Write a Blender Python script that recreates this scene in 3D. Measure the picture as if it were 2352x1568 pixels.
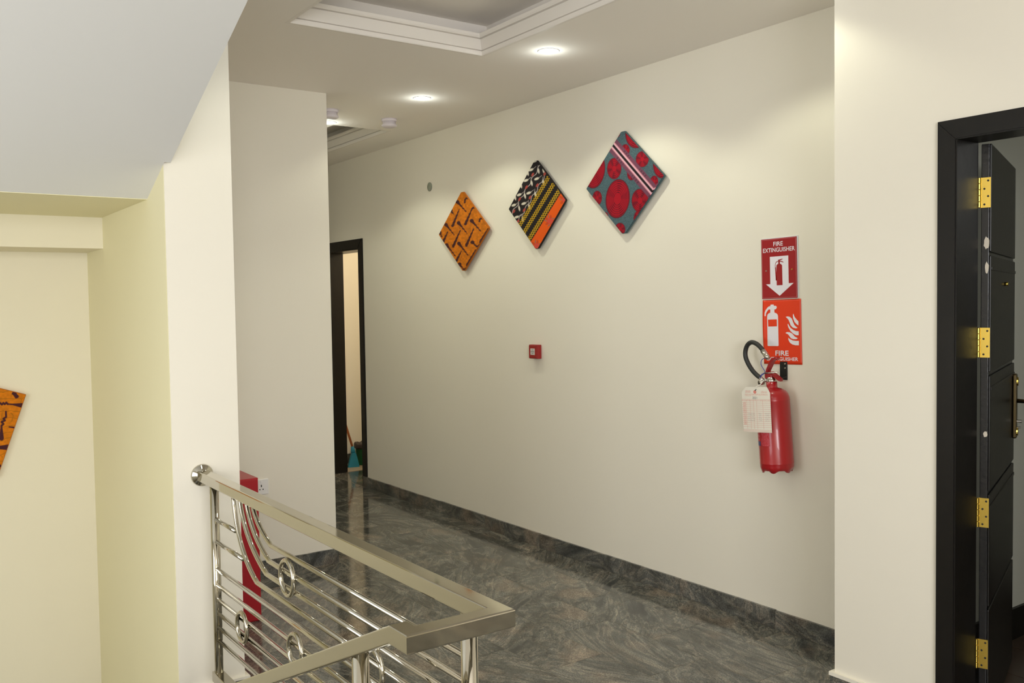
import bpy, bmesh, math, random
import numpy as np
from mathutils import Vector, Matrix
from mathutils.geometry import tessellate_polygon

for o in list(bpy.data.objects):
    bpy.data.objects.remove(o, do_unlink=True)
S = bpy.context.scene
COL = S.collection
random.seed(7)

# ------------------------------------------------------------------ camera
YAW, PITCH, ROLL, FPX = 0.95599322, 0.04099139, -0.01486166, 2105.137
cam = bpy.data.cameras.new('camera')
cam.sensor_fit = 'HORIZONTAL'
cam.sensor_width = 36.0
cam.lens = FPX / 2352.0 * 36.0
cam.clip_start = 0.02
camo = bpy.data.objects.new('camera', cam)
COL.objects.link(camo)
_f0 = Vector((-math.sin(YAW), math.cos(YAW), 0)); _r0 = Vector((math.cos(YAW), math.sin(YAW), 0)); _u0 = Vector((0, 0, 1))
_f = _f0 * math.cos(PITCH) - _u0 * math.sin(PITCH)
_u = _u0 * math.cos(PITCH) + _f0 * math.sin(PITCH)
_r = _r0 * math.cos(ROLL) + _u * math.sin(ROLL)
_u2 = _u * math.cos(ROLL) - _r0 * math.sin(ROLL)
camo.matrix_world = Matrix(((_r.x, _u2.x, -_f.x, 0), (_r.y, _u2.y, -_f.y, 0), (_r.z, _u2.z, -_f.z, 1.55), (0, 0, 0, 1)))
S.camera = camo

# ------------------------------------------------------------------ world, daylight, exposure
S.view_settings.view_transform = 'Standard'
S.view_settings.look = 'None'
S.view_settings.gamma = 1.0
S.view_settings.use_curve_mapping = False
S.view_settings.exposure = 0.0
wd = bpy.data.worlds.new('sky'); S.world = wd; wd.use_nodes = True
wd.node_tree.nodes['Background'].inputs[0].default_value = (0.80, 0.90, 1.0, 1)
wd.node_tree.nodes['Background'].inputs[1].default_value = 1.0

def area(name, loc, rot, sx, sy, power, color):
    L = bpy.data.lights.new(name, 'AREA'); L.shape = 'RECTANGLE'; L.size = sx; L.size_y = sy
    L.energy = power; L.color = color
    o = bpy.data.objects.new(name, L); o.location = loc; o.rotation_euler = rot; COL.objects.link(o)
    return o
# added area lights stand in for daylight at two added, unseen windows
area('added_window_light', (2.55, -0.3, 1.85), (0, math.radians(90), 0), 1.3, 2.3, 146, (0.97, 0.98, 1.0))
area('added_stair_window_light', (-2.4, -1.62, 1.25), (math.radians(90), 0, 0), 1.5, 1.5, 30, (0.97, 0.98, 1.0))

# ------------------------------------------------------------------ helpers
def lin(r, g, b):
    f = lambda c: (c / 255 / 12.92) if c / 255 <= 0.04045 else ((c / 255 + 0.055) / 1.055) ** 2.4
    return (f(r), f(g), f(b), 1.0)

MATS = {}
def mat(name, col, rough=0.5, metal=0.0, bump=0.0, bscale=200.0, vary=0.0, vscale=3.0, spec=0.5, coat=0.0, emit=None, estr=0.0):
    m = bpy.data.materials.new(name); m.use_nodes = True
    nt = m.node_tree; b = nt.nodes['Principled BSDF']
    b.inputs['Base Color'].default_value = col
    b.inputs['Roughness'].default_value = rough
    b.inputs['Metallic'].default_value = metal
    b.inputs['Specular IOR Level'].default_value = spec
    b.inputs['Coat Weight'].default_value = coat
    tc = nt.nodes.new('ShaderNodeTexCoord')
    if vary > 0:
        n = nt.nodes.new('ShaderNodeTexNoise'); n.inputs['Scale'].default_value = vscale; n.inputs['Detail'].default_value = 5
        nt.links.new(tc.outputs['Object'], n.inputs['Vector'])
        mx = nt.nodes.new('ShaderNodeMix'); mx.data_type = 'RGBA'
        mx.inputs[6].default_value = tuple(c * (1 - vary) for c in col[:3]) + (1,)
        mx.inputs[7].default_value = tuple(min(1, c * (1 + vary)) for c in col[:3]) + (1,)
        nt.links.new(n.outputs['Fac'], mx.inputs[0]); nt.links.new(mx.outputs[2], b.inputs['Base Color'])
    if bump > 0:
        n2 = nt.nodes.new('ShaderNodeTexNoise'); n2.inputs['Scale'].default_value = bscale; n2.inputs['Detail'].default_value = 4
        nt.links.new(tc.outputs['Object'], n2.inputs['Vector'])
        bp = nt.nodes.new('ShaderNodeBump'); bp.inputs['Strength'].default_value = bump; bp.inputs['Distance'].default_value = 0.002
        nt.links.new(n2.outputs['Fac'], bp.inputs['Height']); nt.links.new(bp.outputs['Normal'], b.inputs['Normal'])
    if emit:
        b.inputs['Emission Color'].default_value = emit; b.inputs['Emission Strength'].default_value = estr
    MATS[name] = m
    return m

def attr_mat(name, rough=0.8, bump=0.0, bscale=300, spec=0.3):
    m = mat(name, (1, 1, 1, 1), rough, bump=bump, bscale=bscale, spec=spec)
    nt = m.node_tree
    a = nt.nodes.new('ShaderNodeVertexColor'); a.layer_name = 'print'
    nt.links.new(a.outputs['Color'], nt.nodes['Principled BSDF'].inputs['Base Color'])
    return m

def granite(name, dark=1.0, rough=0.12):
    m = bpy.data.materials.new(name); m.use_nodes = True
    nt = m.node_tree; N = nt.nodes.new; L = nt.links.new; b = nt.nodes['Principled BSDF']
    tc = N('ShaderNodeTexCoord'); oi = N('ShaderNodeObjectInfo')
    off = N('ShaderNodeVectorMath'); off.operation = 'SCALE'; off.inputs[0].default_value = (37.0, 23.0, 11.0)
    L(oi.outputs['Random'], off.inputs['Scale'])
    rot = N('ShaderNodeVectorRotate'); rot.rotation_type = 'Z_AXIS'
    ra = N('ShaderNodeMath'); ra.operation = 'MULTIPLY_ADD'; ra.inputs[1].default_value = 1.4; ra.inputs[2].default_value = -0.5
    L(oi.outputs['Random'], ra.inputs[0]); L(tc.outputs['Object'], rot.inputs['Vector']); L(ra.outputs[0], rot.inputs['Angle'])
    add = N('ShaderNodeVectorMath'); add.operation = 'ADD'
    L(rot.outputs[0], add.inputs[0]); L(off.outputs[0], add.inputs[1])
    mp = N('ShaderNodeMapping'); mp.inputs['Scale'].default_value = (1.0, 2.6, 2.6); L(add.outputs[0], mp.inputs['Vector'])
    n1 = N('ShaderNodeTexNoise'); n1.inputs['Scale'].default_value = 1.35; n1.inputs['Detail'].default_value = 9; n1.inputs['Roughness'].default_value = 0.60; n1.inputs['Distortion'].default_value = 1.25
    L(mp.outputs[0], n1.inputs['Vector'])
    r1 = N('ShaderNodeValToRGB'); cr = r1.color_ramp
    stops = [(0.26, (30, 31, 33)), (0.36, (50, 51, 50)), (0.42, (70, 70, 66)), (0.445, (90, 87, 79)), (0.46, (58, 58, 56)), (0.50, (76, 76, 71)), (0.53, (98, 93, 84)), (0.545, (66, 66, 63)), (0.60, (82, 81, 75)), (0.635, (104, 97, 87)), (0.65, (72, 71, 67)), (0.74, (90, 87, 80))]
    e = cr.elements
    e[0].position, e[0].color = stops[0][0], lin(*stops[0][1])
    e[1].position, e[1].color = stops[-1][0], lin(*stops[-1][1])
    for p, c in stops[1:-1]:
        q = e.new(p); q.color = lin(*c)
    L(n1.outputs['Fac'], r1.inputs['Fac'])
    # brownish pink clouds
    n2 = N('ShaderNodeTexNoise'); n2.inputs['Scale'].default_value = 4.0; n2.inputs['Detail'].default_value = 4
    L(add.outputs[0], n2.inputs['Vector'])
    r2 = N('ShaderNodeValToRGB'); r2.color_ramp.elements[0].position = 0.56; r2.color_ramp.elements[1].position = 0.70
    r2.color_ramp.elements[0].color = (0, 0, 0, 1); r2.color_ramp.elements[1].color = (0.5, 0.5, 0.5, 1)
    L(n2.outputs['Fac'], r2.inputs['Fac'])
    mx = N('ShaderNodeMix'); mx.data_type = 'RGBA'; mx.inputs[7].default_value = lin(106, 92, 78)
    L(r2.outputs['Color'], mx.inputs[0]); L(r1.outputs['Color'], mx.inputs[6])
    # crystal speckle
    n3 = N('ShaderNodeTexNoise'); n3.inputs['Scale'].default_value = 170; n3.inputs['Detail'].default_value = 2
    L(add.outputs[0], n3.inputs['Vector'])
    mr = N('ShaderNodeMapRange'); mr.inputs['From Min'].default_value = 0.3; mr.inputs['From Max'].default_value = 0.7
    mr.inputs['To Min'].default_value = 0.5 * dark; mr.inputs['To Max'].default_value = 1.5 * dark
    L(n3.outputs['Fac'], mr.inputs['Value'])
    n4 = N('ShaderNodeTexNoise'); n4.inputs['Scale'].default_value = 2.6; n4.inputs['Detail'].default_value = 3; n4.inputs['Distortion'].default_value = 1.5
    L(mp.outputs[0], n4.inputs['Vector'])
    m4 = N('ShaderNodeMapRange'); m4.inputs['From Min'].default_value = 0.3; m4.inputs['From Max'].default_value = 0.7
    m4.inputs['To Min'].default_value = 0.55; m4.inputs['To Max'].default_value = 1.5
    L(n4.outputs['Fac'], m4.inputs['Value'])
    m5 = N('ShaderNodeMath'); m5.operation = 'MULTIPLY'; L(mr.outputs[0], m5.inputs[0]); L(m4.outputs[0], m5.inputs[1])
    sc = N('ShaderNodeVectorMath'); sc.operation = 'SCALE'
    L(mx.outputs[2], sc.inputs[0]); L(m5.outputs[0], sc.inputs['Scale'])
    L(sc.outputs[0], b.inputs['Base Color'])
    b.inputs['Roughness'].default_value = rough
    MATS[name] = m
    return m

mat('cream_paint', lin(234, 228, 213), 0.75, bump=0.12, bscale=60, vary=0.012, vscale=1.5)
mat('white_paint', lin(226, 225, 221), 0.8, bump=0.10, bscale=50, vary=0.01, vscale=1.5)
mat('yellow_paint', lin(234, 227, 188), 0.75, bump=0.12, bscale=60, vary=0.012)
mat('ceiling_paint', lin(246, 240, 232), 0.85, bump=0.06, bscale=40)
mat('moulding_paint', lin(240, 234, 226), 0.6)
mat('grout', lin(150, 142, 124), 0.8, bump=0.2, bscale=400)
granite('granite_tile', 1.62, 0.10)
granite('granite_skirting', 1.7, 0.35)
mat('room_wood_tile', lin(70, 56, 44), 0.3, vary=0.25, vscale=8)
mat('far_room_tile', lin(176, 158, 134), 0.3, vary=0.06)
mat('room_wall', lin(200, 200, 188), 0.8, bump=0.1)
mat('steel', (0.52, 0.49, 0.41, 1), 0.06, metal=1.0, bump=0.02, bscale=30)
mat('black_wood', lin(18, 15, 12), 0.36, bump=0.25, bscale=25, vary=0.35, vscale=18, spec=0.35)
mat('black_gloss', lin(19, 19, 22), 0.28, bump=0.5, bscale=60, vary=0.3, vscale=12)
mat('brass', (0.83, 0.60, 0.13, 1), 0.24, metal=1.0)
mat('bronze', (0.16, 0.12, 0.06, 1), 0.28, metal=1.0)
mat('dark_hole', (0.008, 0.007, 0.006, 1), 0.6)
mat('plaster_chip', lin(205, 196, 180), 0.8)
mat('sign_red', lin(158, 30, 36), 0.3, vary=0.03)
mat('sign_orange', lin(232, 62, 24), 0.35)
mat('print_white', lin(236, 232, 238), 0.4)
mat('acrylic_white', lin(214, 216, 218), 0.25)
mat('extinguisher_red', lin(164, 20, 28), 0.28, coat=0.3, vary=0.05)
mat('handle_red', lin(150, 24, 30), 0.32, coat=0.3)
mat('rubber', lin(38, 40, 38), 0.55, bump=0.2, bscale=300)
mat('chrome', (0.62, 0.60, 0.56, 1), 0.22, metal=1.0)
mat('black_metal', lin(24, 26, 26), 0.4)
mat('blue_cord', lin(36, 50, 150), 0.5)
mat('white_cord', lin(225, 222, 212), 0.6)
mat('cabinet_red', lin(168, 24, 36), 0.35)
mat('callpoint_red', lin(150, 28, 28), 0.35)
mat('callpoint_white', lin(205, 200, 195), 0.4)
mat('plastic_white', lin(232, 230, 228), 0.35)
mat('detector_white', lin(222, 214, 220), 0.45)
mat('cover_grey', lin(142, 146, 130), 0.7, vary=0.1, vscale=60)
mat('green_plastic', lin(20, 110, 66), 0.4)
mat('bag_black', lin(60, 52, 50), 0.4, bump=0.6, bscale=40)
mat('broom_teal', lin(40, 140, 170), 0.55, bump=0.5, bscale=200)
mat('orange_wood', lin(190, 110, 62), 0.5)
mat('lamp_white', (1, 1, 1, 1), 0.4, emit=(0.95, 1.0, 0.98, 1), estr=30.0)
mat('window_frame', lin(225, 225, 222), 0.4)
attr_mat('cloth_print', 0.85, bump=0.5, bscale=500)
attr_mat('card_print', 0.6)
attr_mat('label_print', 0.35, spec=0.5)
mat('cloth_orange', lin(186, 104, 12), 0.85, bump=0.4, bscale=500)
mat('cloth_dark', lin(30, 24, 24), 0.85, bump=0.4, bscale=500)
mat('cloth_teal', lin(72, 94, 98), 0.85, bump=0.4, bscale=500)

# --- objects
def obj(name, bm_or_me, m, parent=None, smooth=False, loc=None):
    if isinstance(bm_or_me, bmesh.types.BMesh):
        bmesh.ops.recalc_face_normals(bm_or_me, faces=bm_or_me.faces)
        me = bpy.data.meshes.new(name); bm_or_me.to_mesh(me); bm_or_me.free()
    else:
        me = bm_or_me
    ms = m if isinstance(m, (list, tuple)) else [m]
    if not me.materials:
        for k in ms: me.materials.append(MATS[k])
    if smooth:
        for p in me.polygons: p.use_smooth = True
    o = bpy.data.objects.new(name, me); COL.objects.link(o)
    if parent: o.parent = parent
    if loc: o.location = loc
    return o
def tag(o, label=None, cat=None, group=None, kind=None):
    if label: o['label'] = label
    if cat: o['category'] = cat
    if group: o['group'] = group
    if kind: o['kind'] = kind
    return o
def empty(name, loc=(0, 0, 0), rot=(0, 0, 0)):
    o = bpy.data.objects.new(name, None); o.location = loc; o.rotation_euler = rot; o.empty_display_size = 0.05
    COL.objects.link(o); return o

def box(bm, x0, x1, y0, y1, z0, z1, mi=0):
    v = [bm.verts.new((x, y, z)) for x in (x0, x1) for y in (y0, y1) for z in (z0, z1)]
    for q in ((0, 1, 3, 2), (4, 6, 7, 5), (0, 4, 5, 1), (2, 3, 7, 6), (0, 2, 6, 4), (1, 5, 7, 3)):
        f = bm.faces.new([v[i] for i in q]); f.material_index = mi
    return v
def boxes(*bs):
    bm = bmesh.new()
    for b in bs: box(bm, *b)
    return bm
def bbox(x0, x1, y0, y1, z0, z1, bev=0.003, seg=2):
    bm = boxes((x0, x1, y0, y1, z0, z1))
    bmesh.ops.bevel(bm, geom=bm.edges[:], offset=bev, segments=seg, affect='EDGES', profile=0.5)
    return bm
def tube(bm, pts, r, seg=10, caps=True, closed=False, mi=0):
    pts = [Vector(p) for p in pts]; n = len(pts)
    rr = r if isinstance(r, (list, tuple)) else [r] * n
    rings = []; up = None
    for i, p in enumerate(pts):
        if closed: t = (pts[(i + 1) % n] - pts[i - 1])
        else: t = (pts[min(i + 1, n - 1)] - pts[max(i - 1, 0)])
        t.normalize()
        if up is None:
            up = Vector((0, 0, 1)) if abs(t.z) < 0.9 else Vector((0, 1, 0))
        a = (up - t * up.dot(t)).normalized(); up = a; c = t.cross(a)
        rings.append([bm.verts.new(p + (a * math.cos(2 * math.pi * k / seg) + c * math.sin(2 * math.pi * k / seg)) * rr[i]) for k in range(seg)])
    for i in range(n if closed else n - 1):
        A, B = rings[i], rings[(i + 1) % n]
        for k in range(seg):
            f = bm.faces.new((A[k], A[(k + 1) % seg], B[(k + 1) % seg], B[k])); f.material_index = mi
    if caps and not closed:
        bm.faces.new(rings[0][::-1]).material_index = mi; bm.faces.new(rings[-1]).material_index = mi
    return bm
def lathe(bm, prof, seg=32, origin=(0, 0, 0), axis='Z', mod=None, mi=0):
    o = Vector(origin); rings = []
    for r, z in prof:
        ring = []
        for k in range(seg):
            a = 2 * math.pi * k / seg
            zz = z + (mod(r, z, a) if mod else 0)
            if axis == 'Z': p = (r * math.cos(a), r * math.sin(a), zz)
            elif axis == 'X': p = (zz, r * math.cos(a), r * math.sin(a))
            else: p = (r * math.cos(a), zz, r * math.sin(a))
            ring.append(bm.verts.new(o + Vector(p)))
        rings.append(ring)
    for A, B in zip(rings, rings[1:]):
        for k in range(seg):
            bm.faces.new((A[k], A[(k + 1) % seg], B[(k + 1) % seg], B[k])).material_index = mi
    bm.faces.new(rings[0][::-1]).material_index = mi; bm.faces.new(rings[-1]).material_index = mi
    return bm
def prism_y(bm, poly, y0, y1, mi=0):
    """polygon of (x,z) extruded along y"""
    A = [bm.verts.new((x, y0, z)) for x, z in poly]; B = [bm.verts.new((x, y1, z)) for x, z in poly]
    bm.faces.new(A).material_index = mi; bm.faces.new(B[::-1]).material_index = mi
    for i in range(len(poly)):
        j = (i + 1) % len(poly)
        bm.faces.new((A[i], B[i], B[j], A[j])).material_index = mi
    return bm
def prism_z(bm, poly, z0, z1, mi=0):
    A = [bm.verts.new((x, y, z0)) for x, y in poly]; B = [bm.verts.new((x, y, z1)) for x, y in poly]
    bm.faces.new(A[::-1]).material_index = mi; bm.faces.new(B).material_index = mi
    for i in range(len(poly)):
        j = (i + 1) % len(poly)
        bm.faces.new((A[i], A[j], B[j], B[i])).material_index = mi
    return bm
def text_bm(s, w, h, cx, cz, y, weight=0.0):
    """lettering in the xz plane facing -y, scaled to width w and cap height h, centred at (cx,cz)"""
    cu = bpy.data.curves.new('t', 'FONT'); cu.body = s; cu.offset = weight; cu.resolution_u = 4
    o = bpy.data.objects.new('t', cu); COL.objects.link(o)
    me = bpy.data.meshes.new_from_object(o.evaluated_get(bpy.context.evaluated_depsgraph_get()))
    bpy.data.objects.remove(o, do_unlink=True)
    bm = bmesh.new(); bm.from_mesh(me); bpy.data.meshes.remove(me)
    xs = [v.co.x for v in bm.verts]; ys = [v.co.y for v in bm.verts]
    x0, x1, y0, y1 = min(xs), max(xs), min(ys), max(ys)
    for v in bm.verts:
        v.co = Vector((cx + ((v.co.x - x0) / (x1 - x0) - 0.5) * w, y, cz + ((v.co.y - y0) / (y1 - y0) - 0.5) * h))
    return bm
def grid_print(name, P, cols, m, parent, faces_ok=None):
    """P (n,k,3) vertex grid, cols (n,k,3) sRGB 0-255 colours stored as the 'print' attribute"""
    n, k = P.shape[:2]
    idx = np.arange(n * k).reshape(n, k)
    F = np.stack([idx[:-1, :-1], idx[1:, :-1], idx[1:, 1:], idx[:-1, 1:]], -1).reshape(-1, 4)
    if faces_ok is not None: F = F[faces_ok.reshape(-1)]
    me = bpy.data.meshes.new(name)
    me.from_pydata(P.reshape(-1, 3).tolist(), [], F.tolist())
    c = np.clip(cols.reshape(-1, 3) / 255.0, 0, 1)
    c = np.where(c <= 0.04045, c / 12.92, ((c + 0.055) / 1.055) ** 2.4)
    a = me.color_attributes.new('print', 'FLOAT_COLOR', 'POINT')
    a.data.foreach_set('color', np.c_[c, np.ones(len(c))].astype(np.float32).ravel())
    me.materials.append(MATS[m])
    o = bpy.data.objects.new(name, me); COL.objects.link(o); o.parent = parent
    return o

# ------------------------------------------------------------------ dimensions
W = 3.47        # face of the long corridor wall
H = 2.815       # ceiling
YR = 3.05       # face of the wall with the open door
XR = -2.165     # its outer corner
PX, PY = -5.12, 2.29   # pier
CX, CY0, CY1 = -3.55, 0.93, 1.185  # stair pillar
SX = -5.02      # stairwell end wall
BX, BY = 2.62, -1.72   # shell behind the camera

def struct(name, bm, m, label, parent=None):
    o = obj(name, bm, m, parent)
    tag(o, label, None, None, 'structure'); return o

# ------------------------------------------------------------------ floor with granite tiles
fl = struct('floor', boxes((-9.0, BX, 1.0, W + 0.01, -0.2, -0.0012), (-1.45, BX, BY, 1.0, -0.2, -0.0012)), 'grout', 'grey veined granite tile floor of the corridor')
TW, TH, G = 0.61, 0.305, 0.0035
def tile_me(w, h):
    bm = boxes((0, w, 0, h, -0.012, 0.0))
    me = bpy.data.meshes.new('tile'); bmesh.ops.recalc_face_normals(bm, faces=bm.faces); bm.to_mesh(me); bm.free()
    me.materials.append(MATS['granite_tile']); return me
FULL = tile_me(TW - G, TH - G)
def lay(x0, x1, y0, y1, xo, yo, parent):
    k = math.floor((y0 - yo) / TH)
    y = yo + k * TH
    while y < y1 - 0.004:
        off = xo + (0.305 if k % 2 else 0)
        x = off + math.floor((x0 - off) / TW) * TW
        while x < x1 - 0.004:
            a, b = max(x, x0), min(x + TW, x1); c, d = max(y, y0), min(y + TH, y1)
            if b - a > 0.01 and d - c > 0.01:
                full = (b - a > TW - 1e-4 and d - c > TH - 1e-4)
                o = bpy.data.objects.new('tile', FULL if full else tile_me(b - a - G, d - c - G))
                o.location = (a, c, 0); COL.objects.link(o); o.parent = parent
            x += TW
        y += TH; k += 1
lay(-8.6, 1.7, 1.0, W - 0.012, -3.345 - 0.305 * 1, 2.305, fl)
lay(-1.45, 1.7, BY + 0.02, 1.0, -3.345 - 0.305, 2.305, fl)

# ------------------------------------------------------------------ walls
DX0, DX1, DZ = -7.87, -7.16, 2.045          # far door opening
struct('wall_back', boxes((-9.0, DX0, W, 3.64, -0.1, H + 0.3), (DX0, DX1, W, 3.64, DZ, H + 0.3), (DX1, XR + 0.02, W, 3.64, -0.1, H + 0.3)), 'cream_paint', 'long cream corridor wall with fabric squares and fire signs')
RX0, RX1, RZ = -1.68, -0.86, 2.086          # open door opening on the right
struct('wall_right', boxes((XR, RX0, YR, 3.175, -0.1, H + 0.3), (RX0, RX1, YR, 3.175, RZ, H + 0.3), (RX1, BX, YR, 3.175, -0.1, H + 0.3), (XR, -2.06, 3.175, 6.2, -0.1, H + 0.3)), 'cream_paint', 'bright cream wall around the open black door')
struct('wall_pier', boxes((-9.0, PX, CY1, PY, -0.1, H + 0.3)), 'cream_paint', 'cream pier wall beside the corridor mouth')
struct('wall_pillar', boxes((SX - 0.15, CX, CY0 + 0.0012, CY1, -1.8, H + 0.3)), 'cream_paint', 'cream end face of the wall that carries the handrail')
struct('wall_stair_side', boxes((SX, CX - 0.004, CY0, CY0 + 0.0011, -1.8, 2.3)), 'yellow_paint', 'pale yellow side wall of the stairwell')
mat('warm_cream_paint', lin(231, 223, 197), 0.75, bump=0.12, bscale=60, vary=0.012)
struct('wall_left', boxes((SX - 0.15, SX, BY, CY0, -1.8, H + 2.0)), 'warm_cream_paint', 'cream end wall of the stairwell with an orange fabric square')
struct('wall_end', boxes((-9.15, -9.0, CY1, 3.64, -0.1, H + 0.3)), 'cream_paint', 'end wall of the corridor hidden behind the pier')
# shell behind the camera, with two windows added to let light in
wy0, wy1, wz0, wz1 = -1.5, 0.9, 1.15, 2.55
struct('wall_front', boxes((BX, BX + 0.15, BY, wy0, -1.8, H + 2), (BX, BX + 0.15, wy1, YR + 0.15, -1.8, H + 2), (BX, BX + 0.15, wy0, wy1, -1.8, wz0), (BX, BX + 0.15, wy0, wy1, wz1, H + 2)), 'cream_paint', 'wall behind the camera with an added wide window')
sx0, sx1, sz0, sz1 = -3.2, -1.6, 0.45, 2.05
struct('wall_stair_outer', boxes((SX - 0.15, sx0, BY - 0.15, BY, -1.8, H + 2), (sx1, BX, BY - 0.15, BY, -1.8, H + 2), (sx0, sx1, BY - 0.15, BY, -1.8, sz0), (sx0, sx1, BY - 0.15, BY, sz1, H + 2)), 'cream_paint', 'outer wall of the stairwell with an added window')
def window(name, bm_list, label):
    o = struct(name, boxes(*bm_list), 'window_frame', label); return o
t = 0.05
window('added_window_1', [(BX + 0.04, BX + 0.1, wy0, wy1, wz0, wz0 + t), (BX + 0.04, BX + 0.1, wy0, wy1, wz1 - t, wz1), (BX + 0.04, BX + 0.1, wy0, wy0 + t, wz0, wz1), (BX + 0.04, BX + 0.1, wy1 - t, wy1, wz0, wz1), (BX + 0.04, BX + 0.1, -0.325, -0.275, wz0, wz1)], 'added white framed window behind the camera')
window('added_window_2', [(sx0, sx1, BY - 0.1, BY - 0.04, sz0, sz0 + t), (sx0, sx1, BY - 0.1, BY - 0.04, sz1 - t, sz1), (sx0, sx0 + t, BY - 0.1, BY - 0.04, sz0, sz1), (sx1 - t, sx1, BY - 0.1, BY - 0.04, sz0, sz1)], 'added white framed stairwell window outside the view')

# stairwell: landing slab, beam, sloped flight over, steps down
M_ = 0.41
def flz(x): return 1.985 + M_ * (x + 3.8)
bm = bmesh.new()
prism_y(bm, [(SX, 1.985), (-3.8, 1.985), (-0.6, flz(-0.6)), (-0.6, flz(-0.6) + 0.22), (-3.9, 2.2), (SX, 2.2)], BY, CY0)
so = struct('ceiling_stair_flight', bm, 'white_paint', 'white sloping underside of the upper stair flight')
bm = bmesh.new()
prism_y(bm, [(-3.535, flz(-3.535)), (-0.6, flz(-0.6)), (-0.6, flz(-0.6) + 0.22), (-3.535, flz(-3.535) + 0.22)], CY0, 0.952)
obj('flight_edge', bm, 'white_paint', so)
obj('landing_underside', boxes((SX, -3.801, BY, CY0, 1.983, 1.987)), 'yellow_paint', so)
struct('trim_4', boxes((SX, -4.64, BY, CY0, 1.838, 1.986)), 'warm_cream_paint', 'cream beam under the stair landing')
bm = bmesh.new()
for i in range(9):
    x1 = -1.45 - 0.30 * i; zt = -0.135 * (i + 1)
    box(bm, x1 - 0.30, x1, -0.15, CY0, -1.8, zt)
struct('stairs_1', bm, 'granite_tile', 'granite steps going down behind the railing')
struct('floor_landing', boxes((SX, -1.45, BY, CY0, -1.9, -1.8)), 'grout', 'lower stair landing')
struct('trim_5', boxes((-5.0, -1.45, CY0 + 0.02, 1.0, -0.2, -0.001)), 'granite_tile', 'granite edging along the stairwell opening')

# ------------------------------------------------------------------ ceiling with two recessed trays
T1 = (-3.94, -0.4, 1.59, 2.622); T2 = (-8.9, -5.975, 2.72, 3.155); TZ = 3.0
c1, c2 = H, H + 0.02
bl = [(-9.0, T2[0], PY - 0.3, W + 0.02), (T2[0], T2[1], PY - 0.3, T2[2]), (T2[0], T2[1], T2[3], W + 0.02), (T2[1], T1[0], 0.952, W + 0.02),
      (T1[0], T1[1], 0.952, T1[2]), (T1[0], T1[1], T1[3], W + 0.02), (T1[1], BX, 0.952, W + 0.02), (-1.75, BX, BY, 0.952)]
struct('ceiling', boxes(*[(a, b, c, d, c1, c2) for a, b, c, d in bl]), 'ceiling_paint', 'pale ceiling with recessed moulded trays')
OV = 0.09
for nm, T in (('ceiling_tray', T1), ('ceiling_tray', T2)):
    x0, x1, y0, y1 = T[0] - OV, T[1] + OV, T[2] - OV, T[3] + OV
    bm = boxes((x0, x1, y0, y1, TZ, TZ + 0.03), (x0 - 0.02, x0, y0, y1, c2, TZ), (x1, x1 + 0.02, y0, y1, c2, TZ), (x0, x1, y0 - 0.02, y0, c2, TZ), (x0, x1, y1, y1 + 0.02, c2, TZ))
    struct(nm, bm, 'ceiling_paint', 'recessed upper panel of the ' + ('wide lobby' if T is T1 else 'narrow corridor') + ' ceiling tray')
# crown mouldings, mitred loops.  profile: (inward offset, height above ceiling)
PROF = [(-0.012, 0.0), (-0.012, -0.0005), (0.004, -0.0005), (0.007, 0.004), (0.008, 0.020), (-0.004, 0.021), (-0.004, 0.025), (0.006, 0.027), (0.013, 0.040), (0.022, 0.056), (0.030, 0.070), (0.020, 0.072), (0.020, 0.076), (0.034, 0.078), (0.040, 0.086), (0.042, 0.097), (-0.012, 0.097)]
def crown(name, T, label):
    bm = bmesh.new(); rings = []
    for o_, z in PROF:
        rings.append([bm.verts.new(p) for p in ((T[0] + o_, T[2] + o_, H + z), (T[1] - o_, T[2] + o_, H + z), (T[1] - o_, T[3] - o_, H + z), (T[0] + o_, T[3] - o_, H + z))])
    n = len(rings)
    for i in range(n):
        A, B = rings[i], rings[(i + 1) % n]
        for k in range(4):
            bm.faces.new((A[k], A[(k + 1) % 4], B[(k + 1) % 4], B[k]))
    return struct(name, bm, 'moulding_paint', label)
crown('trim_1', T1, 'white stepped crown moulding around the near ceiling tray')
crown('trim_2', T2, 'white stepped crown moulding around the far corridor tray')

# ------------------------------------------------------------------ skirtings
def skirting(name, segs, label, h=0.088, paint=True):
    """segs: list of (p0,p1,n) ; pieces of skirting tile, n = outward normal"""
    root = empty(name); tag(root, label, None, None, 'structure')
    for (x0, y0), (x1, y1), (nx, ny), joints in segs:
        L = math.hypot(x1 - x0, y1 - y0); dx, dy = (x1 - x0) / L, (y1 - y0) / L
        cuts = [0] + joints + [L]
        for a, b in zip(cuts, cuts[1:]):
            if b - a < 0.02: continue
            a2, b2 = a + 0.0012, b - 0.0012
            hh = h + random.uniform(-0.002, 0.002)
            bm = bmesh.new()
            m = 8; rough = [random.uniform(-0.0012, 0.0012) for _ in range(m + 1)]
            bot = []; top = []
            tks = (0.0, 0.013)
            for i in range(m + 1):
                s = a2 + (b2 - a2) * i / m
                bot.append([bm.verts.new((x0 + dx * s + nx * t_, y0 + dy * s + ny * t_, 0.0)) for t_ in tks])
                top.append([bm.verts.new((x0 + dx * s + nx * t_, y0 + dy * s + ny * t_, hh + rough[i])) for t_ in tks])
            for i in range(m):
                bm.faces.new((bot[i][1], bot[i + 1][1], top[i + 1][1], top[i][1]))
                bm.faces.new((top[i][1], top[i + 1][1], top[i + 1][0], top[i][0]))
                bm.faces.new((bot[i][0], bot[i + 1][0], top[i + 1][0], top[i][0]))
            bm.faces.new((bot[0][0], bot[0][1], top[0][1], top[0][0])); bm.faces.new((bot[m][0], bot[m][1], top[m][1], top[m][0]))
            obj('skirting_tile', bm, 'granite_skirting', root)
    return root
def wl(X): return X
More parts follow.
